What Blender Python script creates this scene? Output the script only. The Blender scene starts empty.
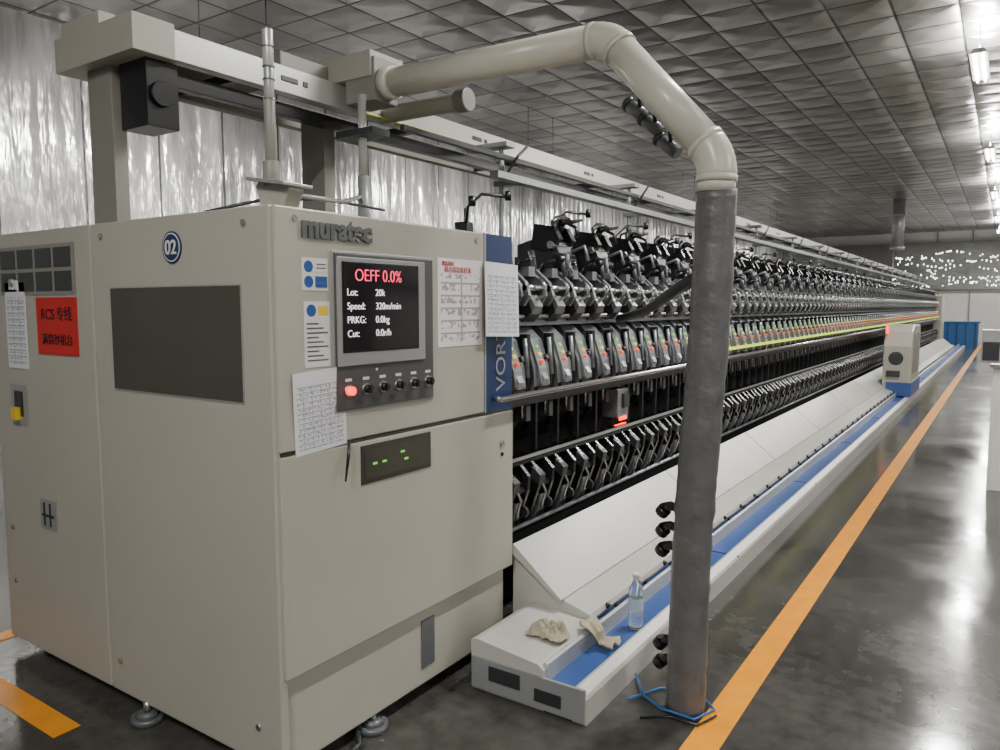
import bpy, math, random
from mathutils import Vector, Matrix, noise as mnoise
random.seed(3)
C = bpy.context.collection

# ---------------------------------------------------------------- materials
def srgb(r,g,b):
    f=lambda c:((c/255)/12.92 if c/255<=0.04045 else (((c/255)+0.055)/1.055)**2.4)
    return (f(r),f(g),f(b),1)
def mat(name,col,rough=0.5,metal=0.0,emit=None,es=0.0,noise=0.0,nscale=6.0,bump=0.0,trans=0.0,coat=0.0):
    m=bpy.data.materials.new(name); m.use_nodes=True
    nt=m.node_tree; b=nt.nodes["Principled BSDF"]
    b.inputs["Base Color"].default_value=col
    b.inputs["Roughness"].default_value=rough
    b.inputs["Metallic"].default_value=metal
    b.inputs["Transmission Weight"].default_value=trans
    b.inputs["Coat Weight"].default_value=coat
    if emit:
        b.inputs["Emission Color"].default_value=emit
        b.inputs["Emission Strength"].default_value=es
    if noise or bump:
        tc=nt.nodes.new("ShaderNodeTexCoord")
        n=nt.nodes.new("ShaderNodeTexNoise"); n.inputs["Scale"].default_value=nscale; n.inputs["Detail"].default_value=5
        nt.links.new(tc.outputs["Object"],n.inputs["Vector"])
        if noise:
            mx=nt.nodes.new("ShaderNodeMix"); mx.data_type='RGBA'
            mx.inputs[6].default_value=tuple(c*(1-noise) for c in col[:3])+(1,)
            mx.inputs[7].default_value=tuple(min(1,c*(1+noise)) for c in col[:3])+(1,)
            nt.links.new(n.outputs["Fac"],mx.inputs[0]); nt.links.new(mx.outputs[2],b.inputs["Base Color"])
        if bump:
            bp=nt.nodes.new("ShaderNodeBump"); bp.inputs["Strength"].default_value=bump; bp.inputs["Distance"].default_value=0.01
            nt.links.new(n.outputs["Fac"],bp.inputs["Height"]); nt.links.new(bp.outputs[0],b.inputs["Normal"])
    return m
CAB=mat("painted_metal_beige",srgb(167,164,151),0.36,noise=0.06,nscale=2)
CAB2=mat("painted_metal_beige_dark",srgb(130,128,119),0.45,noise=0.05)
CREAM=mat("cream_panel",srgb(184,182,175),0.33,noise=0.06,nscale=3)
SEAM=mat("seam_dark",srgb(48,46,42),0.6,noise=0.1)
PANEL=mat("operator_panel_grey",srgb(72,72,71),0.5,noise=0.06)
GREY=mat("grey_plastic",srgb(96,99,101),0.36,metal=0.2,noise=0.14,nscale=15)
MGREY=mat("mid_grey_cast_metal",srgb(134,138,140),0.34,metal=0.45,noise=0.14,nscale=15)
LGREY=mat("light_grey_metal",srgb(156,158,157),0.34,metal=0.35,noise=0.08)
DGREY=mat("dark_grey_metal",srgb(56,57,60),0.38,metal=0.3,noise=0.18,nscale=10)
BLACK=mat("black_plastic",srgb(25,25,27),0.27,noise=0.2,nscale=20)
DARK=mat("dark_cavity",srgb(14,14,15),0.8,noise=0.2)
STEEL=mat("brushed_steel",srgb(190,190,188),0.25,metal=0.9,noise=0.06,nscale=30)
ALU=mat("aluminium_rail",srgb(190,190,185),0.32,metal=0.45,noise=0.05)
BLUE=mat("blue_tray",srgb(50,80,138),0.4,noise=0.22,nscale=5)
NAVY=mat("navy_stripe",srgb(22,44,86),0.35,noise=0.05)
ORANGE=mat("orange_floor_paint",srgb(228,146,8),0.3,noise=0.25,nscale=9)
DUCT=mat("cream_pvc_pipe",srgb(204,201,186),0.3,noise=0.07,nscale=8)
TAPE=mat("grey_duct_tape",srgb(98,98,98),0.42,metal=0.1,noise=0.3,nscale=16,bump=1.0)
GLASSD=mat("dark_window",srgb(68,67,58),0.1,noise=0.14,nscale=4)
SCR=mat("display_glass",srgb(22,18,22),0.15,noise=0.1,emit=srgb(50,35,42),es=0.12)
TXW=mat("display_text_white",srgb(235,235,235),0.5,emit=(0.9,0.9,0.9,1),es=1.0)
TXR=mat("display_text_pink",srgb(240,70,100),0.5,emit=srgb(255,70,105),es=1.5)
INK=mat("ink_black",srgb(20,20,23),0.6)
WHITE=mat("white_paint",srgb(214,214,210),0.4,noise=0.03)
REDSIGN=mat("red_sign",srgb(188,34,30),0.5,noise=0.04)
LBLUE=mat("label_blue",srgb(25,75,145),0.5)
LRED=mat("label_red",srgb(190,40,50),0.5)
YEL=mat("yellow_plastic",srgb(225,190,50),0.45)
LIME=mat("lime_cable",srgb(190,195,60),0.45,noise=0.1)
RLED=mat("red_led",srgb(255,40,20),0.4,emit=srgb(255,40,12),es=4)
GLED=mat("green_led",srgb(90,190,80),0.4,emit=srgb(120,220,60),es=0.8)
YLED=mat("yellow_led",srgb(205,210,50),0.4,emit=srgb(190,215,40),es=1.3)
ODOT=mat("yellow_dot",srgb(225,195,60),0.4,emit=srgb(225,195,50),es=0.8)
RDOT=mat("red_dot",srgb(228,85,45),0.4,emit=srgb(238,85,38),es=0.8)
RAG=mat("beige_cloth",srgb(170,162,140),0.9,noise=0.35,nscale=30,bump=1.0)
BTL=mat("clear_pet",(0.93,0.97,1,1),0.06,trans=0.92)
BLABEL=mat("bottle_label",srgb(175,195,215),0.4,noise=0.1,nscale=40)
HOSE=mat("blue_hose",srgb(35,95,160),0.35,noise=0.05)
BINB=mat("blue_bin_plastic",srgb(25,85,140),0.4,noise=0.1)

def paper_mat(name,axis,rows,cols,ink=(0.08,0.08,0.1,1),base=(0.70,0.71,0.74,1)):
    m=bpy.data.materials.new(name); m.use_nodes=True; nt=m.node_tree; b=nt.nodes["Principled BSDF"]
    b.inputs["Roughness"].default_value=0.6
    tc=nt.nodes.new("ShaderNodeTexCoord"); s=nt.nodes.new("ShaderNodeSeparateXYZ"); nt.links.new(tc.outputs["Generated"],s.inputs[0])
    def M(op,a,bv=None,c=None):
        n=nt.nodes.new("ShaderNodeMath"); n.operation=op
        for i,v in enumerate((a,bv,c)):
            if v is None: continue
            if isinstance(v,(int,float)): n.inputs[i].default_value=v
            else: nt.links.new(v,n.inputs[i])
        return n.outputs[0]
    h=s.outputs[axis]; z=s.outputs[2]
    r=M('LESS_THAN',M('FRACT',M('MULTIPLY',z,rows)),0.14)
    c=M('LESS_THAN',M('FRACT',M('MULTIPLY',h,cols)),0.07)
    nz=nt.nodes.new("ShaderNodeTexNoise"); nz.inputs["Scale"].default_value=rows*2.2
    nt.links.new(tc.outputs["Generated"],nz.inputs["Vector"])
    t=M('MULTIPLY',M('GREATER_THAN',nz.outputs["Fac"],0.53),M('GREATER_THAN',M('FRACT',M('MULTIPLY',z,rows)),0.45))
    k=M('MAXIMUM',M('MAXIMUM',r,c),t)
    inx=M('MULTIPLY',M('LESS_THAN',M('ABSOLUTE',M('SUBTRACT',h,0.5)),0.44),M('LESS_THAN',M('ABSOLUTE',M('SUBTRACT',z,0.44)),0.39))
    k=M('MULTIPLY',M('MULTIPLY',k,inx),0.65)
    mx=nt.nodes.new("ShaderNodeMix"); mx.data_type='RGBA'
    mx.inputs[6].default_value=base; mx.inputs[7].default_value=ink
    nt.links.new(k,mx.inputs[0]); nt.links.new(mx.outputs[2],b.inputs["Base Color"])
    return m
PAPF=paper_mat("printed_sheet_front",1,16,6)
PAPN=paper_mat("printed_notice",1,7,2,ink=(0.10,0.06,0.08,1),base=(0.72,0.67,0.68,1))
PAPL=paper_mat("printed_sheet_side",0,14,3)

# ---------------------------------------------------------------- mesh builder
def empty(name,loc=(0,0,0)):
    o=bpy.data.objects.new(name,None); o.location=loc; o.empty_display_size=0.2; C.objects.link(o); return o
class B:
    def __init__(s): s.v=[];s.f=[];s.m=[];s.sm=[];s.mats=[]
    def mi(s,m):
        if m not in s.mats: s.mats.append(m)
        return s.mats.index(m)
    def add(s,vs,fs,m,smooth=False):
        o=len(s.v); s.v+= [tuple(v) for v in vs]; i=s.mi(m)
        for k,f in enumerate(fs):
            s.f.append([a+o for a in f]); s.m.append(i)
            s.sm.append(smooth[k] if isinstance(smooth,list) else smooth)
    def box(s,x0,x1,y0,y1,z0,z1,m):
        v=[(x0,y0,z0),(x1,y0,z0),(x1,y1,z0),(x0,y1,z0),(x0,y0,z1),(x1,y0,z1),(x1,y1,z1),(x0,y1,z1)]
        s.add(v,[(0,3,2,1),(4,5,6,7),(0,1,5,4),(1,2,6,5),(2,3,7,6),(3,0,4,7)],m)
    def prism(s,prof,y0,y1,m):   # profile in XZ, extruded along Y
        n=len(prof); a=sum(prof[i][0]*prof[(i+1)%n][1]-prof[(i+1)%n][0]*prof[i][1] for i in range(n))
        if a<0: prof=prof[::-1]
        v=[(x,y0,z) for x,z in prof]+[(x,y1,z) for x,z in prof]
        f=[tuple(range(n)),tuple(range(2*n-1,n-1,-1))]
        f+=[(i,i+n,(i+1)%n+n,(i+1)%n) for i in range(n)]
        s.add(v,f,m)
    def prismx(s,prof,x0,x1,m):  # profile in YZ, extruded along X
        n=len(prof)
        v=[(x0,y,z) for y,z in prof]+[(x1,y,z) for y,z in prof]
        f=[tuple(range(n)),tuple(range(2*n-1,n-1,-1))]+[(i,i+n,(i+1)%n+n,(i+1)%n) for i in range(n)]
        s.add(v,f,m)
    def cyl(s,p0,p1,r0,m,r1=None,seg=14,caps=True):
        r1=r0 if r1 is None else r1
        p0=Vector(p0);p1=Vector(p1);d=(p1-p0).normalized()
        u=d.orthogonal().normalized();w=d.cross(u)
        v=[];
        for p,r in ((p0,r0),(p1,r1)):
            for i in range(seg):
                t=2*math.pi*i/seg; v.append(p+u*math.cos(t)*r+w*math.sin(t)*r)
        f=[(i,(i+1)%seg,(i+1)%seg+seg,i+seg) for i in range(seg)]; sm=[True]*seg
        if caps: f+=[tuple(range(seg-1,-1,-1)),tuple(range(seg,2*seg))]; sm+=[False,False]
        s.add(v,f,m,sm)
    def tube(s,pts,r,m,seg=12,caps=True):
        pts=[Vector(p) for p in pts]; n=len(pts); rs=r if isinstance(r,list) else [r]*n
        u=None; v=[]
        for k,p in enumerate(pts):
            a=pts[max(0,k-1)]; b=pts[min(n-1,k+1)]; d=(b-a).normalized()
            if u is None: u=d.orthogonal().normalized()
            else: u=(u-d*u.dot(d)).normalized()
            w=d.cross(u)
            for i in range(seg):
                t=2*math.pi*i/seg; v.append(p+(u*math.cos(t)+w*math.sin(t))*rs[k])
        f=[];sm=[]
        for k in range(n-1):
            for i in range(seg):
                j=(i+1)%seg; f.append((k*seg+i,k*seg+j,(k+1)*seg+j,(k+1)*seg+i)); sm.append(True)
        if caps: f+=[tuple(range(seg-1,-1,-1)),tuple(range((n-1)*seg,n*seg))]; sm+=[False,False]
        s.add(v,f,m,sm)
    def obj(s,name,parent=None,bevel=0,array=None,loc=(0,0,0),rot=None):
        me=bpy.data.meshes.new(name); me.from_pydata(s.v,[],s.f)
        for m in s.mats: me.materials.append(m)
        me.polygons.foreach_set("material_index",s.m); me.polygons.foreach_set("use_smooth",s.sm); me.update()
        o=bpy.data.objects.new(name,me); C.objects.link(o); o.location=loc
        if rot: o.rotation_euler=rot
        if parent: o.parent=parent
        if bevel:
            b=o.modifiers.new("bevel","BEVEL"); b.width=bevel; b.segments=2; b.limit_method='ANGLE'; b.angle_limit=math.radians(40)
        if array:
            a=o.modifiers.new("array","ARRAY"); a.use_relative_offset=False; a.use_constant_offset=True
            a.constant_offset_displace=(0,array[0],0); a.count=array[1]
        return o
def text(name,body,loc,size,m,parent,face='X',ext=0.001,spin=0,align='LEFT',xs=1.0,bold=0.0):
    cu=bpy.data.curves.new(name,'FONT'); cu.body=body; cu.size=size; cu.extrude=ext; cu.align_x=align; cu.offset=bold
    cu.materials.append(m); o=bpy.data.objects.new(name,cu); C.objects.link(o); o.location=loc
    R=Matrix.Rotation(math.radians(90),4,'X')
    if face=='X': R=Matrix.Rotation(math.radians(90),4,'Z')@R
    R=R@Matrix.Rotation(spin,4,'Z')
    o.rotation_euler=R.to_euler(); o.scale=(xs,1,1); o.parent=parent
    return o

# ---------------------------------------------------------------- room
CZ=4.8
def plane(name,vs,m,parent=None):
    b=B(); b.add(vs,[(0,1,2,3)],m); return b.obj(name,parent)
# floor
fm=bpy.data.materials.new("polished_concrete"); fm.use_nodes=True; nt=fm.node_tree; b=nt.nodes["Principled BSDF"]
tc=nt.nodes.new("ShaderNodeTexCoord")
n1=nt.nodes.new("ShaderNodeTexNoise"); n1.inputs["Scale"].default_value=0.9; n1.inputs["Detail"].default_value=8; n1.inputs["Roughness"].default_value=0.65
n2=nt.nodes.new("ShaderNodeTexNoise"); n2.inputs["Scale"].default_value=14; n2.inputs["Detail"].default_value=6
for n in (n1,n2): nt.links.new(tc.outputs["Object"],n.inputs["Vector"])
cr=nt.nodes.new("ShaderNodeValToRGB"); cr.color_ramp.elements[0].position=0.34; cr.color_ramp.elements[0].color=(0.020,0.0195,0.018,1)
cr.color_ramp.elements[1].position=0.70; cr.color_ramp.elements[1].color=(0.09,0.085,0.076,1)
ad=nt.nodes.new("ShaderNodeMath"); ad.operation='MULTIPLY_ADD'; ad.inputs[1].default_value=0.35
nt.links.new(n2.outputs["Fac"],ad.inputs[0]); 
ml=nt.nodes.new("ShaderNodeMath"); ml.operation='MULTIPLY'; ml.inputs[1].default_value=0.68; nt.links.new(n1.outputs["Fac"],ml.inputs[0]); nt.links.new(ml.outputs[0],ad.inputs[2])
nt.links.new(ad.outputs[0],cr.inputs[0]); nt.links.new(cr.outputs[0],b.inputs["Base Color"])
mr=nt.nodes.new("ShaderNodeMapRange"); mr.inputs[1].default_value=0.3; mr.inputs[2].default_value=0.7; mr.inputs[3].default_value=0.07; mr.inputs[4].default_value=0.22
nt.links.new(n1.outputs["Fac"],mr.inputs[0]); nt.links.new(mr.outputs[0],b.inputs["Roughness"])
n3=nt.nodes.new("ShaderNodeTexNoise"); n3.inputs["Scale"].default_value=3.0; n3.inputs["Detail"].default_value=3; nt.links.new(tc.outputs["Object"],n3.inputs["Vector"])
bp=nt.nodes.new("ShaderNodeBump"); bp.inputs["Strength"].default_value=0.2; bp.inputs["Distance"].default_value=0.01
nt.links.new(n3.outputs["Fac"],bp.inputs["Height"]); nt.links.new(bp.outputs[0],b.inputs["Normal"])
plane("floor",[(-9.1,-6,0),(7,-6,0),(7,38,0),(-9.1,38,0)],fm)
# ceiling
cm=bpy.data.materials.new("foil_ceiling_tiles"); cm.use_nodes=True; nt=cm.node_tree; b=nt.nodes["Principled BSDF"]
def MM(nt):
    def M(op,a,bv=None):
        n=nt.nodes.new("ShaderNodeMath"); n.operation=op
        for i,v in enumerate((a,bv)):
            if v is None: continue
            if isinstance(v,(int,float)): n.inputs[i].default_value=v
            else: nt.links.new(v,n.inputs[i])
        return n.outputs[0]
    return M
M=MM(nt)
tc=nt.nodes.new("ShaderNodeTexCoord"); s=nt.nodes.new("ShaderNodeSeparateXYZ"); nt.links.new(tc.outputs["Object"],s.inputs[0])
fx=M('DIVIDE',s.outputs[0],0.6); fy=M('DIVIDE',s.outputs[1],0.6)
ex=M('ABSOLUTE',M('SUBTRACT',M('FRACT',fx),0.5)); ey=M('ABSOLUTE',M('SUBTRACT',M('FRACT',fy),0.5))
e=M('MAXIMUM',ex,ey); line=M('GREATER_THAN',e,0.475)
cb=nt.nodes.new("ShaderNodeCombineXYZ"); nt.links.new(M('FLOOR',fx),cb.inputs[0]); nt.links.new(M('FLOOR',fy),cb.inputs[1])
wn=nt.nodes.new("ShaderNodeTexWhiteNoise"); wn.noise_dimensions='3D'; nt.links.new(cb.outputs[0],wn.inputs["Vector"])
mr=nt.nodes.new("ShaderNodeMapRange"); mr.inputs[3].default_value=0.30; mr.inputs[4].default_value=0.52; nt.links.new(wn.outputs["Value"],mr.inputs[0])
mx=nt.nodes.new("ShaderNodeMix"); mx.data_type='RGBA'; nt.links.new(line,mx.inputs[0])
cc=nt.nodes.new("ShaderNodeCombineColor"); 
nt.links.new(mr.outputs[0],cc.inputs[0]); nt.links.new(M('MULTIPLY',mr.outputs[0],0.98),cc.inputs[1]); nt.links.new(M('MULTIPLY',mr.outputs[0],0.95),cc.inputs[2])
nt.links.new(cc.outputs[0],mx.inputs[6]); mx.inputs[7].default_value=(0.07,0.07,0.07,1)
nt.links.new(mx.outputs[2],b.inputs["Base Color"])
b.inputs["Metallic"].default_value=0.85; b.inputs["Roughness"].default_value=0.34
nz=nt.nodes.new("ShaderNodeTexNoise"); nz.inputs["Scale"].default_value=2.0; nz.inputs["Detail"].default_value=1; nt.links.new(tc.outputs["Object"],nz.inputs["Vector"])
hh=M('ADD',M('MULTIPLY',M('MULTIPLY',e,e),-1.6),M('MULTIPLY',nz.outputs["Fac"],0.8))
bp=nt.nodes.new("ShaderNodeBump"); bp.inputs["Strength"].default_value=0.9; bp.inputs["Distance"].default_value=0.09
nt.links.new(hh,bp.inputs["Height"]); nt.links.new(bp.outputs[0],b.inputs["Normal"])
plane("ceiling",[(-9.1,-6,CZ),(-9.1,38,CZ),(7,38,CZ),(7,-6,CZ)],cm)
# left wall: glossy foil-like sheet with seams
wm=bpy.data.materials.new("corrugated_sheet"); wm.use_nodes=True; nt=wm.node_tree; b=nt.nodes["Principled BSDF"]; M=MM(nt)
tc=nt.nodes.new("ShaderNodeTexCoord"); s=nt.nodes.new("ShaderNodeSeparateXYZ"); nt.links.new(tc.outputs["Object"],s.inputs[0])
seam=M('GREATER_THAN',M('ABSOLUTE',M('SUBTRACT',M('FRACT',M('DIVIDE',s.outputs[1],0.95)),0.5)),0.485)
mp=nt.nodes.new("ShaderNodeMapping"); mp.inputs["Scale"].default_value=(1,1.6,0.4); nt.links.new(tc.outputs["Object"],mp.inputs[0])
nz=nt.nodes.new("ShaderNodeTexNoise"); nz.inputs["Scale"].default_value=1.3; nz.inputs["Detail"].default_value=4; nt.links.new(mp.outputs[0],nz.inputs["Vector"])
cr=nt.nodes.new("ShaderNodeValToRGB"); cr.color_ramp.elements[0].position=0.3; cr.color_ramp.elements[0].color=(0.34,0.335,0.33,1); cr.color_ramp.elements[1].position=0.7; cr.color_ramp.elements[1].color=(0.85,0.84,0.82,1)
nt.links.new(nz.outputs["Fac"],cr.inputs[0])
mx=nt.nodes.new("ShaderNodeMix"); mx.data_type='RGBA'; nt.links.new(seam,mx.inputs[0]); nt.links.new(cr.outputs[0],mx.inputs[6]); mx.inputs[7].default_value=(0.12,0.12,0.12,1)
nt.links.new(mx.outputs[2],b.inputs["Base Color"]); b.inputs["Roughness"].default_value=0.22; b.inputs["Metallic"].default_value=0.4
hh=M('ADD',M('MULTIPLY',M('SINE',M('MULTIPLY',s.outputs[1],26)),0.12),M('MULTIPLY',nz.outputs["Fac"],2.4))
bp=nt.nodes.new("ShaderNodeBump"); bp.inputs["Strength"].default_value=0.9; bp.inputs["Distance"].default_value=0.08
nt.links.new(hh,bp.inputs["Height"]); nt.links.new(bp.outputs[0],b.inputs["Normal"])
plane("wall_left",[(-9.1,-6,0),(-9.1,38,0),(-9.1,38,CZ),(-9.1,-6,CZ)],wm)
WALL=mat("wall_paint_white",srgb(200,199,194),0.6,noise=0.08,nscale=1)
plane("wall_back",[(-9.1,38,0),(7,38,0),(7,38,CZ),(-9.1,38,CZ)],WALL)
plane("wall_right",[(7,-6,0),(7,38,0),(7,38,CZ),(7,-6,CZ)],WALL)

# floor paint
b=B(); b.box(-0.905,-0.785,-6,37.5,0.0,0.003,ORANGE); b.obj("floor_marking_line")
b=B(); b.box(-7.5,-2.86,1.27,1.37,0.0,0.003,ORANGE); b.box(-4.02,-3.92,1.37,30,0.0,0.003,ORANGE); b.obj("floor_marking_line")

# ---------------------------------------------------------------- control cabinet
cab=empty("machine_control_cabinet",(0,0,0))
XF=-1.873; YL=1.54; YR=2.88; ZT=1.91
b=B()
b.box(-3.79,XF-0.03,YL,YR-0.03,0.06,ZT,CAB)                 # body
b.box(-3.79,-2.925,YL-0.012,YL+0.02,0.07,ZT,CAB)            # left door
b.box(-2.915,XF-0.012,YL-0.012,YL+0.02,0.07,ZT,CAB)         # right side door
b.box(XF-0.06,XF,YL+0.004,2.655,1.135,ZT,CAB)               # upper front panel
b.box(XF-0.06,XF,YL+0.004,YR+0.005,0.385,1.122,CAB)         # lower front door
b.obj("body",cab,bevel=0.006)
b=B()
b.box(XF-0.05,XF-0.004,2.66,YR,1.13,ZT+0.0,NAVY)
b.box(XF-0.05,XF-0.002,2.66,2.672,1.13,ZT,LGREY)
b.obj("blue_trim_panel",cab)
text("panel_text","VORTEX",(XF-0.002,2.82,1.22),0.105,LGREY,cab,'X',spin=math.pi/2,xs=1.05)
b=B()
yf=YL-0.0125
def lrect(x0,x1,z0,z1,m,d=0.004,bb=b): bb.box(x0,x1,yf-d,yf+0.002,z0,z1,m)
lrect(-2.79,-2.02,1.285,1.67,LGREY,0.003); lrect(-2.785,-2.025,1.29,1.665,GLASSD,0.004)
b.box(-3.68,-3.04,yf-0.003,yf,1.645,1.85,CAB2)
for i in range(4):
    for j in range(2):
        lrect(-3.665+i*0.155,-3.53+i*0.155,1.66+j*0.095,1.74+j*0.095,DGREY)
lrect(-3.43,-3.29,0.645,0.775,LGREY,0.004); lrect(-3.395,-3.385,0.66,0.76,SEAM,0.007); lrect(-3.345,-3.335,0.66,0.76,SEAM,0.007); lrect(-3.41,-3.31,0.70,0.71,SEAM,0.007)
lrect(-3.64,-3.49,1.08,1.26,LGREY,0.004); lrect(-3.60,-3.53,1.12,1.23,BLACK,0.008); lrect(-3.59,-3.55,1.105,1.16,YEL,0.03)
lrect(-3.365,-3.04,1.40,1.635,REDSIGN,0.004)
for x,z in ((-2.84,1.86),(-2.0,1.86),(-2.84,0.2),(-2.0,0.2),(-3.7,0.35),(-3.7,0.6),(-3.7,1.87)):
    b.cyl((x,yf-0.006,z),(x,yf,z),0.011,STEEL,seg=10)
bx=-2.385
b.cyl((bx,yf-0.004,1.80),(bx,yf,1.80),0.055,NAVY,seg=28)
b.cyl((bx,yf-0.005,1.80),(bx,yf,1.80),0.049,WHITE,seg=28)
b.cyl((bx,yf-0.006,1.80),(bx,yf,1.80),0.045,NAVY,seg=28)
b.obj("side_fittings",cab)
text("number_text","02",(bx,yf-0.007,1.777),0.068,WHITE,cab,'Y',align='CENTER',bold=0.001)
text("sign_text_top","RCS 专线",(-3.20,yf-0.005,1.545),0.062,INK,cab,'Y',align='CENTER')
text("sign_text_low","满筒纱机台",(-3.20,yf-0.005,1.445),0.05,INK,cab,'Y',align='CENTER')
b=B(); b.box(-3.64,-3.46,yf-0.004,yf-0.001,1.33,1.70,PAPL); b.obj("side_paper",cab,rot=None)
b=B(); b.cyl((-3.55,yf-0.02,1.70),(-3.55,yf,1.70),0.016,LGREY,seg=10)
b.box(-3.58,-3.52,yf-0.012,yf,1.67,1.71,WHITE); b.obj("paper_clip",cab)
# front details
b=B()
S=-0.03
def frect(y0,y1,z0,z1,m,d,bb=None): (bb or b).box(XF-0.001,XF+d,y0,y1,z0,z1,m)
frect(1.80+S,2.33+S,1.235,1.785,LGREY,0.006)
frect(1.808+S,2.322+S,1.243,1.777,PANEL,0.012)
frect(1.812+S,2.265+S,1.395,1.765,LGREY,0.020)
frect(1.83+S,2.225+S,1.44,1.75,BLACK,0.023)
b.obj("operator_panel",cab,bevel=0.003)
b=B(); frect(1.835+S,2.22+S,1.447,1.745,SCR,0.0245); b.obj("display",cab)
XS=XF+0.026
text("display_title","OEFF 0.0%",(XS,1.885+S,1.685),0.060,TXR,cab,'X',bold=-0.0006,xs=0.9)
for k,(a,c) in enumerate((("Lot:","20k"),("Speed:","320m/min"),("PRKG:","0.0kg"),("Cut:","0.0r/h"))):
    text("display_label_%d"%k,a,(XS,1.847+S,1.635-k*0.047),0.035,TXW,cab,'X',bold=-0.0004,xs=0.95)
    text("display_value_%d"%k,c,(XS,1.985+S,1.635-k*0.047),0.035,TXW,cab,'X',bold=-0.0004,xs=0.95)
b=B()
for k in range(6):
    y=1.83+k*0.085; z=1.31
    b.cyl((XF+0.01,y,z),(XF+0.018,y,z),0.021,STEEL,seg=16)
    b.cyl((XF+0.01,y,z),(XF+0.035,y,z),0.015,(RLED if k==0 else BLACK),seg=16)
    if k>0: b.box(XF+0.033,XF+0.042,y-0.003,y+0.003,z-0.013,z+0.013,DGREY)
    b.box(XF+0.01,XF+0.0135,y-0.015,y+0.015,z+0.032,z+0.042,WHITE)
b.cyl((XF+0.01,1.97,1.375),(XF+0.014,1.97,1.375),0.005,WHITE,seg=8)
b.obj("push_buttons",cab)
b=B()
frect(1.645,1.755,1.65,1.755,WHITE,0.002)
for y in (1.672,1.73):
    for z in (1.678,1.727): b.cyl((XF,y,z),(XF+0.003,y,z),0.019 if y<1.7 else 0.016,LBLUE,seg=16)
for z in (1.678,1.727): frect(1.70,1.75,z-0.018,z+0.018,LBLUE if z<1.7 else WHITE,0.0035)
for z in (1.672,1.721,1.733): frect(1.705,1.745,z,z+0.004,GREY,0.004)
frect(1.65,1.76,1.40,1.615,WHITE,0.002)
b.cyl((XF,1.68,1.585),(XF+0.003,1.68,1.585),0.02,LBLUE,seg=16)
for k in range(9): frect(1.66,1.75-0.02*(k%3),1.42+k*0.015,1.425+k*0.015,GREY,0.003)
frect(1.71,1.75,1.57,1.60,YEL,0.003)
frect(1.895,2.28,0.965,1.105,SEAM,0.004); 
frect(1.91,2.265,0.98,1.095,GLASSD,0.006)
for y,z in ((1.95,1.03),(2.0,1.03),(2.10,1.05),(2.12,1.02)): frect(y,y+0.022,z,z+0.008,GLED,0.007)
b.box(XF-0.02,XF-0.002,YL+0.01,YR-0.01,1.123,1.133,SEAM)
b.cyl((XF,2.79,0.98),(XF+0.008,2.79,0.98),0.013,STEEL,seg=12)
b.cyl((XF,2.79,0.93),(XF+0.006,2.79,0.93),0.009,BLACK,seg=12)
b.box(XF-0.03,XF-0.025,2.25,2.33,0.13,0.33,GREY)
for y in (1.62,2.6): b.cyl((XF,y,1.875),(XF+0.005,y,1.875),0.01,STEEL,seg=12)
b.obj("front_fittings",cab)
text("logo_text","muratec",(XF+0.002,1.645,1.822),0.10,GREY,cab,'X',ext=0.006,bold=0.004,xs=0.95)
b=B(); b.box(0,0.002,0,0.225,-0.27,0,PAPF); b.obj("taped_sheet",cab,loc=(XF+0.008,1.59,1.385),rot=(math.radians(3),math.radians(2),0))
b=B(); b.box(0,0.002,0,0.235,-0.32,0,PAPF); b.obj("hanging_sheet",cab,loc=(XF+0.012,2.64,1.79),rot=(math.radians(-2),math.radians(-3),math.radians(-4)))
b=B(); b.box(XF,XF+0.002,2.335,2.635,1.435,1.79,PAPN); b.obj("notice_board",cab)
text("notice_text_top","清洁责任",(XF+0.003,2.36,1.762),0.020,LRED,cab,'X')
text("notice_text","机台清洁责任表",(XF+0.003,2.375,1.737),0.026,LRED,cab,'X',bold=-0.0003)
b=B(); b.tube([(XF+0.012,1.83,1.14),(XF+0.02,1.815,1.08),(XF+0.02,1.80,1.0)],[0.005,0.006,0.003],BLACK,seg=8); b.obj("hanging_pen",cab)
b=B()
for x,y in ((-2.1,1.65),(-3.6,1.65),(-2.0,2.7),(-2.6,2.7),(-3.6,2.7)):
    b.cyl((x,y,0.0),(x,y,0.02),0.06,DGREY,seg=18); b.cyl((x,y,0.02),(x,y,0.07),0.02,STEEL,seg=10)
for x,y in ((-2.68,1.535),(-1.92,1.98)):
    b.cyl((x,y,0.0),(x,y,0.025),0.06,GREY,seg=22); b.cyl((x,y,0.025),(x,y,0.04),0.045,GREY,r1=0.025,seg=22); b.cyl((x,y,0.04),(x,y,0.08),0.015,STEEL,seg=10)
b.tube([(-2.1,1.9,0.04),(-1.98,1.95,0.03),(-1.86,1.85,0.02),(-1.84,1.72,0.015),(-1.95,1.6,0.015)],0.012,DGREY,seg=8)
b.obj("levelling_feet",cab)
# signal pole and bracket
b=B(); px,py=-1.975,1.60
b.prism([(-2.00,1.905),(-1.90,1.905),(-1.87,1.96),(-1.87,1.985),(-2.01,2.0),(-2.03,1.985)],1.60,1.66,CAB)
b.prism([(-2.04,2.0),(-2.04,2.012),(-1.86,1.982),(-1.86,1.97)],1.57,1.69,LGREY)
b.cyl((px,py+.02,1.98),(px,py+.02,2.06),0.026,CAB2,seg=14)
b.cyl((px,py+.02,2.06),(px,py+.02,2.25),0.018,CAB2,seg=14)
b.cyl((px,py+.02,2.25),(px,py+.02,2.35),0.016,LGREY,seg=14); b.cyl((px,py+.02,2.35),(px,py+.02,2.47),0.0175,ALU,seg=14)
for z in (2.25,2.31,2.35,2.41,2.465): b.cyl((px,py+.02,z),(px,py+.02,z+0.005),0.0205,STEEL,seg=14)
b.obj("signal_pole",cab,bevel=0.003)
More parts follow.
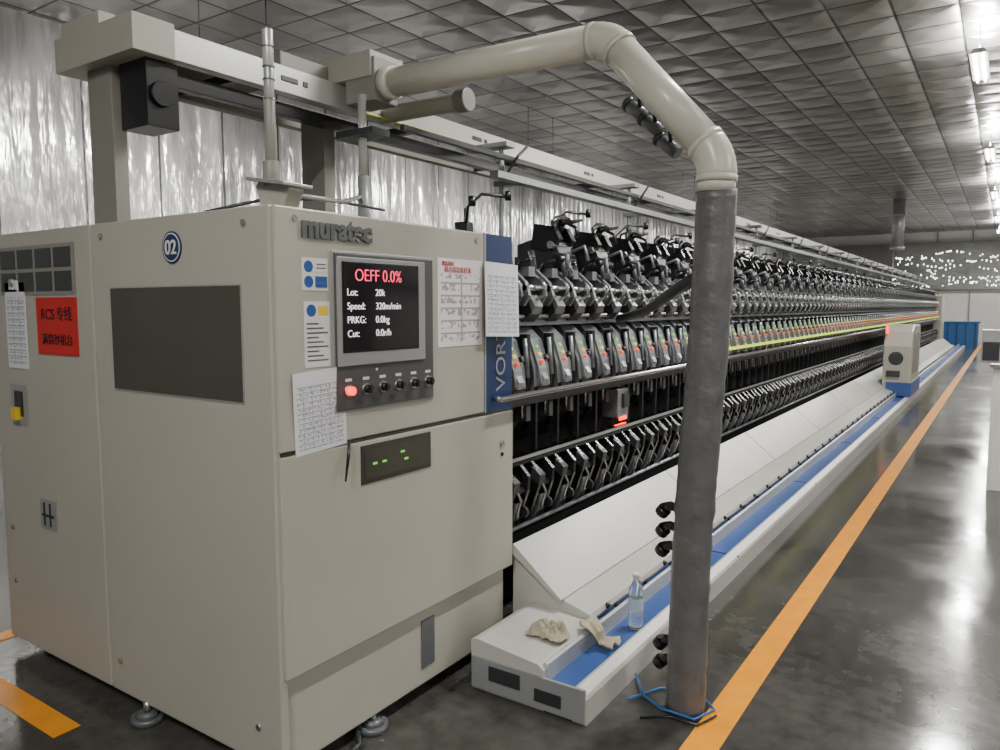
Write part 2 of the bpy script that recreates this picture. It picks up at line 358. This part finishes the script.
b=B(); b.tube([(-2.30,1.60,1.92),(-2.2,1.75,1.97),(-2.15,2.0,2.0),(-2.3,2.5,2.02)],0.006,DGREY,seg=8)
b.tube([(-2.0,1.70,1.97),(-2.15,2.1,2.0),(-2.6,2.66,2.12)],0.009,LGREY,seg=8)
b.cyl((-2.6,2.68,1.9),(-2.6,2.68,2.22),0.028,LGREY,seg=14); b.cyl((-2.6,2.68,2.22),(-2.6,2.68,2.60),0.02,ALU,seg=14)
b.box(-2.72,-2.48,2.62,2.74,2.40,2.43,DGREY)
b.obj("top_pipes",cab)

# ---------------------------------------------------------------- spinning machine
mach=empty("spinning_machine")
P=0.235; N=112; Y0=3.02; YE=Y0+N*P
b=B()
b.box(-2.95,-2.36,2.86,YE+0.2,0.05,1.72,DARK)
b.box(-2.36,-2.14,2.86,YE+0.2,0.05,0.45,DARK)
b.box(-2.36,-2.16,2.9,YE,1.12,1.50,BLACK)
b.box(-2.34,-2.2,2.9,YE,1.74,1.80,DGREY)
b.box(-2.05,-2.00,2.9,YE,1.10,1.15,DGREY)
b.box(-1.985,-1.95,2.9,YE,0.82,0.86,BLACK)
b.box(-1.955,-1.945,2.9,YE,0.845,0.86,LGREY)
b.cyl((-2.0,2.9,0.62),(-2.0,YE,0.62),0.02,DGREY,seg=10)
b.cyl((-1.97,2.9,0.50),(-1.97,YE,0.50),0.012,MGREY,seg=10)
b.cyl((-2.10,2.9,0.75),(-2.10,YE,0.75),0.03,BLACK,seg=10)
b.cyl((-2.02,2.9,1.545),(-2.02,YE,1.545),0.012,STEEL,seg=10)
b.cyl((-2.05,2.9,1.70),(-2.05,YE,1.70),0.010,STEEL,seg=10)
b.box(-2.06,-2.03,2.9,YE,1.50,1.53,MGREY)
b.box(-1.923,-1.905,6.2,YE,1.232,1.254,YLED)
b.cyl((-2.02,2.95,1.66),(-2.02,3.03,1.66),0.10,BLACK,seg=28); b.cyl((-2.02,2.93,1.66),(-2.02,2.95,1.66),0.06,DGREY,seg=24)
b.obj("frame",mach)
# spinning unit
b=B(); w=0.078
b.prism([(-2.25,1.50),(-2.07,1.50),(-1.99,1.43),(-1.945,1.30),(-1.935,1.20),(-1.97,1.15),(-2.25,1.15)],-w,w,GREY)
b.prism([(-2.05,1.47),(-1.985,1.44),(-1.93,1.29),(-1.915,1.215),(-1.95,1.20)],-0.045,0.03,MGREY)
b.prism([(-2.0,1.35),(-1.94,1.29),(-1.905,1.235),(-1.92,1.20),(-1.96,1.20)],-0.03,0.015,LGREY)
b.box(-1.98,-1.925,-0.06,0.05,1.16,1.20,BLACK)
for k,(m_,rr) in enumerate(((GLED,0.009),(ODOT,0.0095),(RDOT,0.010))):
    x=-1.964+0.018*k; z=1.395-0.036*k
    b.cyl((x-0.02,-0.01,z-0.006),(x+0.004,-0.01,z+0.002),rr,m_,seg=8)
b.cyl((-1.99,0.055,1.33),(-1.94,0.055,1.345),0.014,BLACK,seg=8)
b.box(-2.0,-1.955,-0.115,-0.088,1.18,1.46,BLACK)
b.cyl((-1.96,0.1,1.44),(-1.94,0.1,1.25),0.012,MGREY,seg=8)
# drafting zone
b.prism([(-2.36,1.52),(-2.02,1.52),(-1.97,1.57),(-2.0,1.66),(-2.08,1.74),(-2.36,1.78)],-0.055,0.055,DGREY)
b.prism([(-2.04,1.54),(-1.975,1.56),(-1.955,1.60),(-1.99,1.655),(-2.06,1.64)],-0.045,0.035,MGREY)
b.prism([(-2.10,1.60),(-1.99,1.60),(-1.955,1.65),(-1.98,1.72),(-2.06,1.79),(-2.12,1.74)],0.06,0.085,GREY)
b.prism([(-2.10,1.60),(-1.99,1.60),(-1.955,1.65),(-1.98,1.72),(-2.06,1.79),(-2.12,1.74)],-0.10,-0.075,MGREY)
b.cyl((-1.985,-0.10,1.69),(-1.985,0.10,1.69),0.016,STEEL,seg=10)
b.cyl((-2.03,0.086,1.66),(-2.03,0.1,1.66),0.04,STEEL,seg=12)
b.cyl((-2.03,0.1,1.66),(-2.03,0.108,1.66),0.022,BLACK,seg=10)
b.tube([(-1.99,0.0,1.62),(-1.93,0.0,1.66),(-1.92,0.0,1.70),(-1.96,0.0,1.735)],0.009,STEEL,seg=6)
b.tube([(-2.10,-0.03,1.74),(-2.05,-0.03,1.82),(-1.99,-0.03,1.84)],0.012,BLACK,seg=6)
b.cyl((-2.14,0.03,1.75),(-2.17,0.03,1.90),0.018,GREY,seg=8)
b.box(-2.2,-2.1,-0.09,-0.05,1.76,1.86,DGREY)
b.box(-2.12,-2.02,0.0,0.06,1.75,1.80,MGREY)
# yarn path + winding
b.cyl((-2.16,-0.085,0.98),(-2.16,0.085,0.98),0.055,BLACK,seg=14)
b.box(-2.08,-2.05,-0.112,-0.095,0.84,1.12,DGREY)
b.cyl((-2.06,0.0,1.02),(-2.06,0.0,1.13),0.008,STEEL,seg=6)
b.box(-2.12,-2.05,0.03,0.07,1.0,1.08,GREY)
arm=[(-2.10,0.83),(-1.95,0.82),(-1.90,0.77),(-1.905,0.70),(-1.94,0.60),(-1.975,0.50),(-2.02,0.48),(-1.99,0.62),(-1.965,0.70),(-2.05,0.76)]
b.prism(arm,-0.085,-0.062,BLACK); b.prism(arm,0.045,0.068,BLACK)
b.cyl((-1.935,-0.07,0.70),(-1.935,0.05,0.70),0.018,DGREY,seg=8)
b.prism([(-1.935,0.80),(-1.885,0.76),(-1.895,0.71),(-1.94,0.74)],-0.1,-0.05,DGREY)
b.prism([(-2.0,0.62),(-1.93,0.64),(-1.94,0.56),(-1.99,0.50)],-0.03,0.02,GREY)
b.cyl((-1.95,0.069,0.58),(-1.95,0.085,0.58),0.03,DGREY,seg=10)
b.tube([(-1.97,-0.03,0.80),(-1.90,-0.02,0.66),(-1.96,0.0,0.52)],0.007,STEEL,seg=6)
b.obj("spinning_unit_row",mach,array=(P,N),loc=(0,Y0,0))
# top arms (one per two units)
b=B()
b.prism([(-2.30,1.80),(-2.08,1.80),(-2.03,1.88),(-2.06,1.95),(-2.16,1.98),(-2.30,1.94)],-0.075,0.075,DGREY)
b.prism([(-2.20,1.92),(-2.08,1.90),(-2.02,1.96),(-2.06,2.03),(-2.18,2.05)],-0.095,-0.05,BLACK)
b.prism([(-2.20,1.92),(-2.08,1.90),(-2.02,1.96),(-2.06,2.03),(-2.18,2.05)],0.05,0.095,BLACK)
b.cyl((-2.07,-0.11,1.93),(-2.07,0.11,1.93),0.02,STEEL,seg=10)
b.cyl((-2.04,-0.10,1.85),(-2.04,0.10,1.85),0.026,BLACK,seg=10)
b.tube([(-2.03,-0.15,2.01),(-2.04,-0.13,2.05),(-2.05,-0.06,2.075),(-2.05,0.02,2.08),(-2.04,0.08,2.065),(-2.01,0.14,2.08)],[0.008,0.013,0.017,0.017,0.012,0.008],BLACK,seg=8)
b.tube([(-2.10,0.0,2.03),(-2.02,-0.02,2.05),(-1.95,-0.04,2.02),(-1.93,-0.05,1.97)],0.009,BLACK,seg=8)
b.cyl((-2.10,0.0,1.97),(-2.05,0.0,2.07),0.022,BLACK,seg=8)
b.tube([(-2.04,0.08,1.90),(-1.97,0.10,1.93),(-1.95,0.11,1.85)],0.010,MGREY,seg=8)
b.tube([(-2.04,-0.08,1.88),(-1.97,-0.10,1.87),(-1.96,-0.11,1.79)],0.011,GREY,seg=8)
b.cyl((-2.01,0.03,1.76),(-2.04,0.03,1.88),0.016,STEEL,seg=8)
b.cyl((-2.01,-0.04,1.76),(-2.04,-0.04,1.88),0.016,GREY,seg=8)
b.cyl((-2.18,0.19,1.78),(-2.18,0.19,1.95),0.010,DGREY,seg=8); b.box(-2.21,-2.13,0.16,0.22,1.93,1.96,BLACK)
b.obj("top_arm_row",mach,array=(P*2,N//2-1),loc=(0,3.66,0))
# creel guide arms behind the heads, under the rail
b=B()
b.tube([(-2.45,0.0,1.72),(-2.45,0.0,2.12),(-2.38,0.05,2.20),(-2.28,0.16,2.19)],0.009,DGREY,seg=6)
b.tube([(-2.45,0.0,2.02),(-2.36,-0.1,2.12),(-2.26,-0.2,2.12)],0.008,BLACK,seg=6)
b.cyl((-2.28,0.16,2.17),(-2.28,0.16,2.22),0.018,BLACK,seg=8); b.cyl((-2.26,-0.2,2.10),(-2.26,-0.2,2.15),0.018,BLACK,seg=8)
b.box(-2.50,-2.42,-0.03,0.03,1.98,2.05,DGREY)
b.obj("creel_guide_row",mach,array=(P*4,N//4-1),loc=(0,3.3,0))
# handrail
b=B(); b.cyl((-1.83,2.72,1.19),(-1.83,YE,1.19),0.013,STEEL,seg=12)
y=3.4
while y<YE: b.cyl((-1.83,y,1.19),(-1.98,y,1.16),0.007,STEEL,seg=8); y+=P*6
b.cyl((-1.875,2.73,1.19),(-1.83,2.73,1.19),0.012,STEEL,seg=8)
b.obj("guide_rail",mach)
b=B(); b.box(-2.10,-1.99,4.27,4.42,0.9,1.08,MGREY); b.box(-1.995,-1.985,4.29,4.40,0.88,0.905,RLED); b.box(-2.0,-1.97,4.32,4.40,0.96,1.05,DGREY)
b.box(-1.96,-1.945,4.15,4.30,0.868,0.876,RLED)
b.obj("piecing_carriage",mach,bevel=0.004)
b=B(); b.box(-2.95,-1.85,YE+0.1,YE+1.6,0.05,1.95,CAB); b.box(-1.86,-1.84,YE+0.3,YE+1.3,1.0,1.8,CREAM); b.obj("end_cabinet",mach,bevel=0.01)

# platform (doffing tray)
YP=33.0
b=B()
prof_c=[(-1.90,0.455),(-1.885,0.465),(-1.63,0.255),(-1.49,0.215),(-1.485,0.19),(-1.55,0.06),(-1.90,0.06)]
b.prism(prof_c,2.93,YE+1.5,CREAM)
b.prism([(-1.90,0.47),(-1.88,0.48),(-1.62,0.265),(-1.625,0.25),(-1.90,0.44)],2.90,YE+1.5,CREAM)
y=2.93+2*P*4
while y<YE:
    b.prism([(-1.88,0.4815),(-1.62,0.2665),(-1.62,0.26),(-1.88,0.47)],y-0.004,y+0.004,SEAM); y+=P*8
b.prism([(-1.79,0.0),(-1.80,0.205),(-1.77,0.215),(-1.47,0.185),(-1.445,0.165),(-1.445,0.0)],2.45,2.96,CREAM)
b.obj("sloped_panel",mach)
b=B()
b.box(-1.50,-1.26,2.47,YP,0.03,0.105,LGREY)
b.box(-1.445,-1.31,2.46,YP,0.10,0.115,BLUE)
b.box(-1.50,-1.455,2.96,YP,0.10,0.16,BLUE)
b.prism([(-1.46,0.10),(-1.46,0.185),(-1.45,0.19),(-1.438,0.185),(-1.438,0.10)],2.47,YP,ALU)
b.prism([(-1.315,0.0),(-1.315,0.13),(-1.30,0.135),(-1.262,0.115),(-1.255,0.10),(-1.255,0.0)],2.45,YP,CREAM)
b.box(-1.79,-1.26,2.44,2.455,0.01,0.14,LGREY)
b.box(-1.70,-1.55,2.435,2.445,0.06,0.12,DGREY)
b.box(-1.48,-1.36,2.435,2.445,0.04,0.09,DGREY)
y=3.1
while y<YP:
    b.cyl((-1.492,y,0.205),(-1.475,y,0.20),0.013,BLACK,seg=8)
    b.box(-1.50,-1.46,y+0.1,y+0.13,0.16,0.175,DGREY); y+=P*1.5
y=4.4
while y<YP: b.box(-1.444,-1.254,y,y+0.006,0.105,0.1185,SEAM); y+=2.2
b.obj("blue_tray",mach)

# overhead rail
b=B()
def chan(x,z0,z1,y0,y1,m,t=0.012,wd=0.06):
    b.box(x-t,x,y0,y1,z0,z1,m); b.box(x-wd,x-t,y0,y1,z1-t,z1,m); b.box(x-wd,x-t,y0,y1,z0,z0+t,m)
chan(-2.84,2.59,2.71,1.72,31.5,ALU)
chan(-3.34,2.59,2.71,1.72,31.5,CAB2)
b.box(-3.33,-2.90,1.9,2.6,2.700,2.709,CAB2)
y=2.2
while y<31.5:
    b.box(-3.34,-2.85,y,y+0.05,2.60,2.64,DGREY); y+=1.2
y=2.4
while y<20:
    b.box(-2.841,-2.836,y,y+0.10,2.64,2.665,DGREY); b.box(-2.841,-2.836,y+0.13,y+0.16,2.64,2.665,DGREY); y+=1.5
y=3.9
while y<31:
    b.cyl((-2.62,y,1.75),(-2.62,y,2.58),0.016,LGREY,seg=10); b.box(-2.86,-2.55,y-0.05,y+0.05,2.56,2.59,LGREY)
    b.tube([(-2.62,y,2.35),(-2.5,y,2.5),(-2.5,y+0.1,2.57)],0.01,DGREY,seg=8)
    b.box(-2.66,-2.46,y-0.03,y+0.03,2.33,2.36,MGREY); y+=P*8
b.box(-2.50,-2.44,3.6,31,2.33,2.37,LGREY)
b.box(-2.56,-2.53,2.9,31,2.47,2.50,DGREY)
b.cyl((-2.825,2.9,2.60),(-2.825,31,2.60),0.008,LIME,seg=6)
b.cyl((-3.05,1.8,2.67),(-3.05,31,2.67),0.03,BLACK,seg=8)
b.box(-2.95,-2.90,1.8,31,2.50,2.56,BLACK)
b.box(-3.42,-2.83,1.68,1.86,2.585,2.725,CAB)
b.box(-3.40,-3.10,1.70,2.1,2.725,2.79,CAB)
b.box(-3.28,-3.10,1.74,1.80,ZT,2.59,CAB2)
b.box(-3.28,-3.10,2.9,2.98,1.7,2.6,CAB2)
b.box(-3.07,-2.88,1.76,1.90,2.32,2.585,BLACK)
b.cyl((-2.88,1.82,2.45),(-2.86,1.82,2.45),0.05,BLACK,seg=16)
b.obj("overhead_rail",mach,bevel=0.004)
b=B()
b.box(-3.10,-2.62,2.76,3.0,2.715,2.84,CAB); b.box(-3.05,-2.9,2.45,2.75,2.715,2.80,CAB2)
b.box(-2.80,-2.605,2.77,2.94,2.60,2.81,CAB2)
b.cyl((-2.9,3.12,2.63),(-2.32,3.12,2.63),0.045,CAB,seg=20); b.cyl((-2.36,3.12,2.63),(-2.29,3.12,2.63),0.058,CAB2,seg=20)
b.obj("suction_motor_box",mach,bevel=0.006)

# ---------------------------------------------------------------- duct
duct=empty("suction_duct")
A=Vector((-2.60,2.85,2.69)); E1=Vector((-1.39,2.85,2.675)); E2=Vector((-0.92,2.81,2.15)); T=Vector((-0.92,2.80,2.06)); G=Vector((-0.985,2.77,0.0))
def arc(p,c,q,n=7):
    return [(p*(1-t)**2+c*2*t*(1-t)+q*t*t) for t in [i/n for i in range(n+1)]]
d1=(E1-A).normalized(); d2=(E2-E1).normalized(); d3=(G-T).normalized()
b=B(); r=0.068
a1=E1-d1*0.07; a2=E1+d2*0.07; c1=E2-d2*0.07; c2=E2+d3*0.08
b.tube([A,a1],r,DUCT,seg=28); b.tube(arc(a1,E1,a2),r*1.06,DUCT,seg=28); b.tube([a2,c1],r,DUCT,seg=28)
b.tube(arc(c1,E2,c2),r*1.06,DUCT,seg=28); b.tube([c2,c2+d3*0.05],r*1.02,DUCT,seg=28)
for p,d in ((a1,d1),(a2,d2),(c1,d2),(c2,d3)): b.cyl(p-d*0.012,p+d*0.012,r*1.10,DUCT,seg=28)
b.cyl(A,A+d1*0.06,r*1.15,DUCT,seg=28)
b.obj("pvc_pipe",duct)
b=B(); top=c2+d3*0.04; n=60; pts=[];rs=[]
for i in range(n+1):
    t=i/n; p=top.lerp(G,t); p=p+Vector((0.006*math.sin(t*7),0.006*math.cos(t*5),0)) if 0<i<n else p
    pts.append(p); rs.append(0.0745+0.0022*random.uniform(-1,1)+(0.003 if i%9==0 else 0))
b.tube(pts,rs,TAPE,seg=28)
b.obj("wrapped_riser",duct)
b=B()
for k,(px_,pz_) in enumerate(((-1.31,2.41),(-1.24,2.34),(-1.17,2.25))):
    p=Vector((px_,2.98,pz_))
    b.cyl(p+Vector((-0.05,0.0,0.03)),p+Vector((0.03,0.0,-0.035)),0.027,GREY,seg=14); b.cyl(p+Vector((-0.06,0,0.04)),p+Vector((-0.045,0,0.026)),0.031,DGREY,seg=14)
    q=E1.lerp(E2,0.3+0.13*k)
    b.cyl(p,q,0.009,DGREY,seg=8)
b.obj("socket_plugs",duct)
b=B(); b.tube([(-1.98,4.25,1.52),(-1.6,3.75,1.57),(-1.25,3.2,1.65),(-0.97,2.84,1.73)],0.026,DGREY,seg=12); b.obj("branch_hose",duct)
b=B()
for z,dx in ((0.80,0.0),(0.72,0.01),(0.64,0.0),(0.25,0.02),(0.17,0.02)):
    b.tube([(-1.0,2.78,z),(-1.07,2.80,z+0.01),(-1.10,2.82,z-0.01)],[0.016,0.018,0.026],BLACK,seg=10)
    b.cyl((-1.10,2.82,z-0.01),(-1.12,2.825,z-0.035),0.028,BLACK,seg=10)
b.tube([(-1.03,2.85,0.45),(-1.1,2.95,0.40),(-1.2,3.2,0.42)],0.018,BLACK,seg=8)
b.obj("hose_holders",duct)
b=B()
b.tube([(-1.25,2.9,0.02),(-1.15,2.75,0.02),(-1.05,2.68,0.03),(-0.92,2.70,0.015),(-0.88,2.82,0.012),(-0.98,2.92,0.012),(-1.12,2.86,0.012),(-1.2,2.7,0.012)],0.005,HOSE,seg=8)
b.tube([(-1.1,2.6,0.012),(-1.0,2.66,0.02),(-0.9,2.67,0.012),(-0.86,2.78,0.012)],0.005,BLACK,seg=8)
b.obj("air_hoses",duct)

# ---------------------------------------------------------------- bottle
b=B(); bx,by,bz=-1.355,3.13,0.117
prof=[(0.0,0),(0.028,0),(0.031,0.01),(0.031,0.06),(0.029,0.065),(0.031,0.07),(0.031,0.15),(0.028,0.175),(0.014,0.205),(0.0125,0.215),(0.0125,0.225)]
def lathe(bb,prof,cx,cy,cz,m,seg=20):
    v=[];f=[]
    for r_,z in prof:
        for i in range(seg):
            t=2*math.pi*i/seg; v.append((cx+max(r_,1e-4)*math.cos(t),cy+max(r_,1e-4)*math.sin(t),cz+z))
    for k in range(len(prof)-1):
        for i in range(seg):
            j=(i+1)%seg; f.append((k*seg+i,k*seg+j,(k+1)*seg+j,(k+1)*seg+i))
    bb.add(v,f,m,True)
prof=[(r_*1.1,z*1.08) for r_,z in prof]
lathe(b,prof,0,0,0,BTL); lathe(b,[(0.0346,0.09),(0.0346,0.145)],0,0,0,BLABEL); b.cyl((0,0,0.238),(0,0,0.26),0.016,WHITE,seg=16)
b.obj("plastic_water_bottle",None,loc=(bx,by,bz))
# rags: one crumpled heap, one draped over the lip of the tray
b=B(); nr=30; ns=60; v=[];f=[]
for i in range(nr+1):
    for j in range(ns):
        t=2*math.pi*j/ns; rr=i/nr
        R_=rr*(1+0.45*mnoise.noise(Vector((math.cos(t)*2.2,math.sin(t)*2.2,5))))
        x=R_*0.090*math.cos(t); y=R_*0.068*math.sin(t)
        q=Vector((x*34,y*34,2.3)); fold=abs(mnoise.noise(q))*0.075+abs(mnoise.noise(q*2.3))*0.03
        z=0.018+(0.022*(1-rr**2)+fold*(1-0.75*rr**3))
        v.append((x,y,z))
for i in range(nr):
    for j in range(ns):
        k=(j+1)%ns; f.append((i*ns+j,(i+1)*ns+j,(i+1)*ns+k,i*ns+k))
b.add(v,f,RAG,True); b.obj("cleaning_rag",None,loc=(-1.55,2.68,0.184))
path=[(-1.475,0.209),(-1.465,0.209),(-1.44,0.204),(-1.425,0.185),(-1.42,0.16),(-1.412,0.137),(-1.39,0.130),(-1.36,0.128),(-1.33,0.134)]
b=B(); v=[];f=[]; mcol=24
for i,(x,z) in enumerate(path):
    wd=0.10+0.025*math.sin(i*0.9)
    for j in range(mcol+1):
        w_=j/mcol-0.5
        wob=0.009*math.sin(w_*26+i*0.3)+0.009
        v.append((x+(wob if 2<i<6 else 0)+0.010*math.sin(w_*9),2.85+w_*wd+0.003*i,z+(wob if (i<=2 or i>=6) else 0)))
for i in range(len(path)-1):
    for j in range(mcol): f.append((i*(mcol+1)+j,(i+1)*(mcol+1)+j,(i+1)*(mcol+1)+j+1,i*(mcol+1)+j+1))
b.add(v,f,RAG,True); o=b.obj("cleaning_rag",None); s_=o.modifiers.new("solid","SOLIDIFY"); s_.thickness=0.004; s_.offset=1

# ---------------------------------------------------------------- service carriage
car=empty("service_carriage")
b=B()
b.prismx([(13.7,0.14),(13.7,0.95),(13.85,1.19),(14.1,1.28),(15.0,1.28),(15.1,1.15),(15.1,0.14)],-1.66,-1.25,CAB)
b.obj("housing",car,bevel=0.02)
b=B(); b.box(-1.60,-1.23,13.68,15.12,0.137,0.36,BLUE); b.box(-1.25,-1.242,13.95,14.9,0.5,1.15,CAB2)
b.cyl((-1.47,13.69,0.75),(-1.47,13.72,0.75),0.11,DGREY,seg=20); b.box(-1.60,-1.4,13.66,13.7,0.45,0.55,DGREY)
b.cyl((-1.62,13.75,1.15),(-1.62,13.75,1.28),0.022,RLED,seg=12)
b.obj("fittings",car)

# ---------------------------------------------------------------- far objects
b=B(); b.box(-2.2,-0.9,33.6,34.9,0,0.95,BINB); b.box(-2.25,-0.85,33.55,34.95,0.95,1.0,BINB)
for k in range(5): b.box(-2.2+k*0.3,-2.16+k*0.3,33.58,33.6,0.05,0.95,NAVY)
b.obj("blue_bin")
b=B(); b.cyl((-2.9,26,3.35),(-2.9,26,4.8),0.17,LGREY,seg=20); b.cyl((-2.9,26,4.3),(-2.9,26,4.4),0.2,LGREY,seg=20); b.cyl((-2.9,26,3.3),(-2.9,26,3.4),0.2,LGREY,seg=20); b.obj("vertical_ceiling_duct")
b=B(); b.box(-0.08,1.2,7.7,7.85,0,1.08,WHITE); b.box(-0.03,1.2,7.72,7.83,1.08,2.35,WHITE); b.box(-0.10,1.2,7.68,7.87,1.07,1.10,CREAM)
b.box(-0.17,-0.03,7.6,7.72,1.12,1.40,LGREY); b.box(-0.16,-0.04,7.59,7.6,1.14,1.3,DGREY)
b.obj("half_height_partition",bevel=0.004)
# glowing specks on loose strings, standing in for reflections on a plastic curtain
SPK=mat("sparkle_speck",(1,1,1,1),0.3,emit=(1,1,0.96,1),es=12)
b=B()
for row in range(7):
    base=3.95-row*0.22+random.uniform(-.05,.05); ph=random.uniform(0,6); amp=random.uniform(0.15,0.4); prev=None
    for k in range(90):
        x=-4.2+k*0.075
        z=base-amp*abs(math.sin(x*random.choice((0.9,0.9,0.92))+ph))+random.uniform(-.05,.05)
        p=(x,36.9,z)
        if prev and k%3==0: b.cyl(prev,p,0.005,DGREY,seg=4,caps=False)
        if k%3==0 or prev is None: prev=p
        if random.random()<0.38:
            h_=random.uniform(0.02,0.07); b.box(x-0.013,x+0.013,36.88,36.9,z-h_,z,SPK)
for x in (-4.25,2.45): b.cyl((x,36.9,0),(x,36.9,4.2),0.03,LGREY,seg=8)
b.obj("curtain_sparkles")
b=B()
for k in range(8):
    b.box(-4+k*1.3,-3.95+k*1.3,37.9,37.99,0,CZ,CAB2)
b.box(-4,6,37.9,37.99,2.2,2.3,CAB2)
b.obj("trim_1")
b=B(); b.box(-9.0,6.9,37.82,37.9,2.3,4.35,mat("grey_mesh_panel",srgb(112,112,108),0.7,noise=0.4,nscale=1.2)); b.obj("trim_2")

# ---------------------------------------------------------------- lamps
TUBE=mat("lamp_tube",(1,1,1,1),0.5,emit=(1,0.98,0.94,1),es=40)
def lamp(x,y,z,power,up=0,tilt=0):
    e_=empty("ceiling_tube_lamp",(x,y,z))
    b=B(); b.prism([(-0.09,0.0),(-0.05,0.05),(0.05,0.05),(0.09,0.0)],-0.62,0.62,WHITE)
    b.cyl((-0.04,-0.6,-0.02),(-0.04,0.6,-0.02),0.014,TUBE,seg=6); b.cyl((0.04,-0.6,-0.02),(0.04,0.6,-0.02),0.014,TUBE,seg=6)
    b.cyl((0,-0.4,0.05),(0,-0.4,CZ-z),0.006,STEEL,seg=6); b.cyl((0,0.4,0.05),(0,0.4,CZ-z),0.006,STEEL,seg=6)
    b.obj("fixture",e_)
    l=bpy.data.lights.new("tube_light","AREA"); l.shape='RECTANGLE'; l.size=0.16; l.size_y=1.2; l.energy=power; l.color=(1,0.985,0.95)
    o=bpy.data.objects.new("tube_light",l); C.objects.link(o); o.parent=e_; o.location=(-0.1 if tilt else 0,0,-0.09 if tilt else -0.045); o.rotation_euler=(0,math.radians(tilt),0)
    if up:
        l=bpy.data.lights.new("tube_uplight","AREA"); l.shape='RECTANGLE'; l.size=0.16; l.size_y=1.2; l.energy=up; l.color=(1,0.985,0.95)
        o=bpy.data.objects.new("tube_uplight",l); C.objects.link(o); o.parent=e_; o.location=(0,0,0.06); o.rotation_euler=(math.pi,0,0)
for y in (-1.6,4.6,10.8,17,23.2,29.4,34.5): lamp(-0.42,y,4.42,195,up=150)
for y in (5,11,18,26,34): lamp(-6.6,y,4.05,150,tilt=22)  # added row, tucked behind the overhead rail to brighten the left wall
for y in (-3,4,14,26): lamp(4.0,y,4.3,170,up=90)

w=bpy.data.worlds.new("w"); bpy.context.scene.world=w; w.use_nodes=True
w.node_tree.nodes["Background"].inputs[0].default_value=(0.96,0.97,1,1); w.node_tree.nodes["Background"].inputs[1].default_value=0.24

# ---------------------------------------------------------------- camera
cam=bpy.data.cameras.new("camera"); cam.sensor_width=36; cam.lens=27.0; cam.clip_end=200
co=bpy.data.objects.new("camera",cam); C.objects.link(co); co.location=(0,0,1.6)
co.rotation_euler=(math.radians(90-5.26),0,math.radians(34))
bpy.context.scene.camera=co
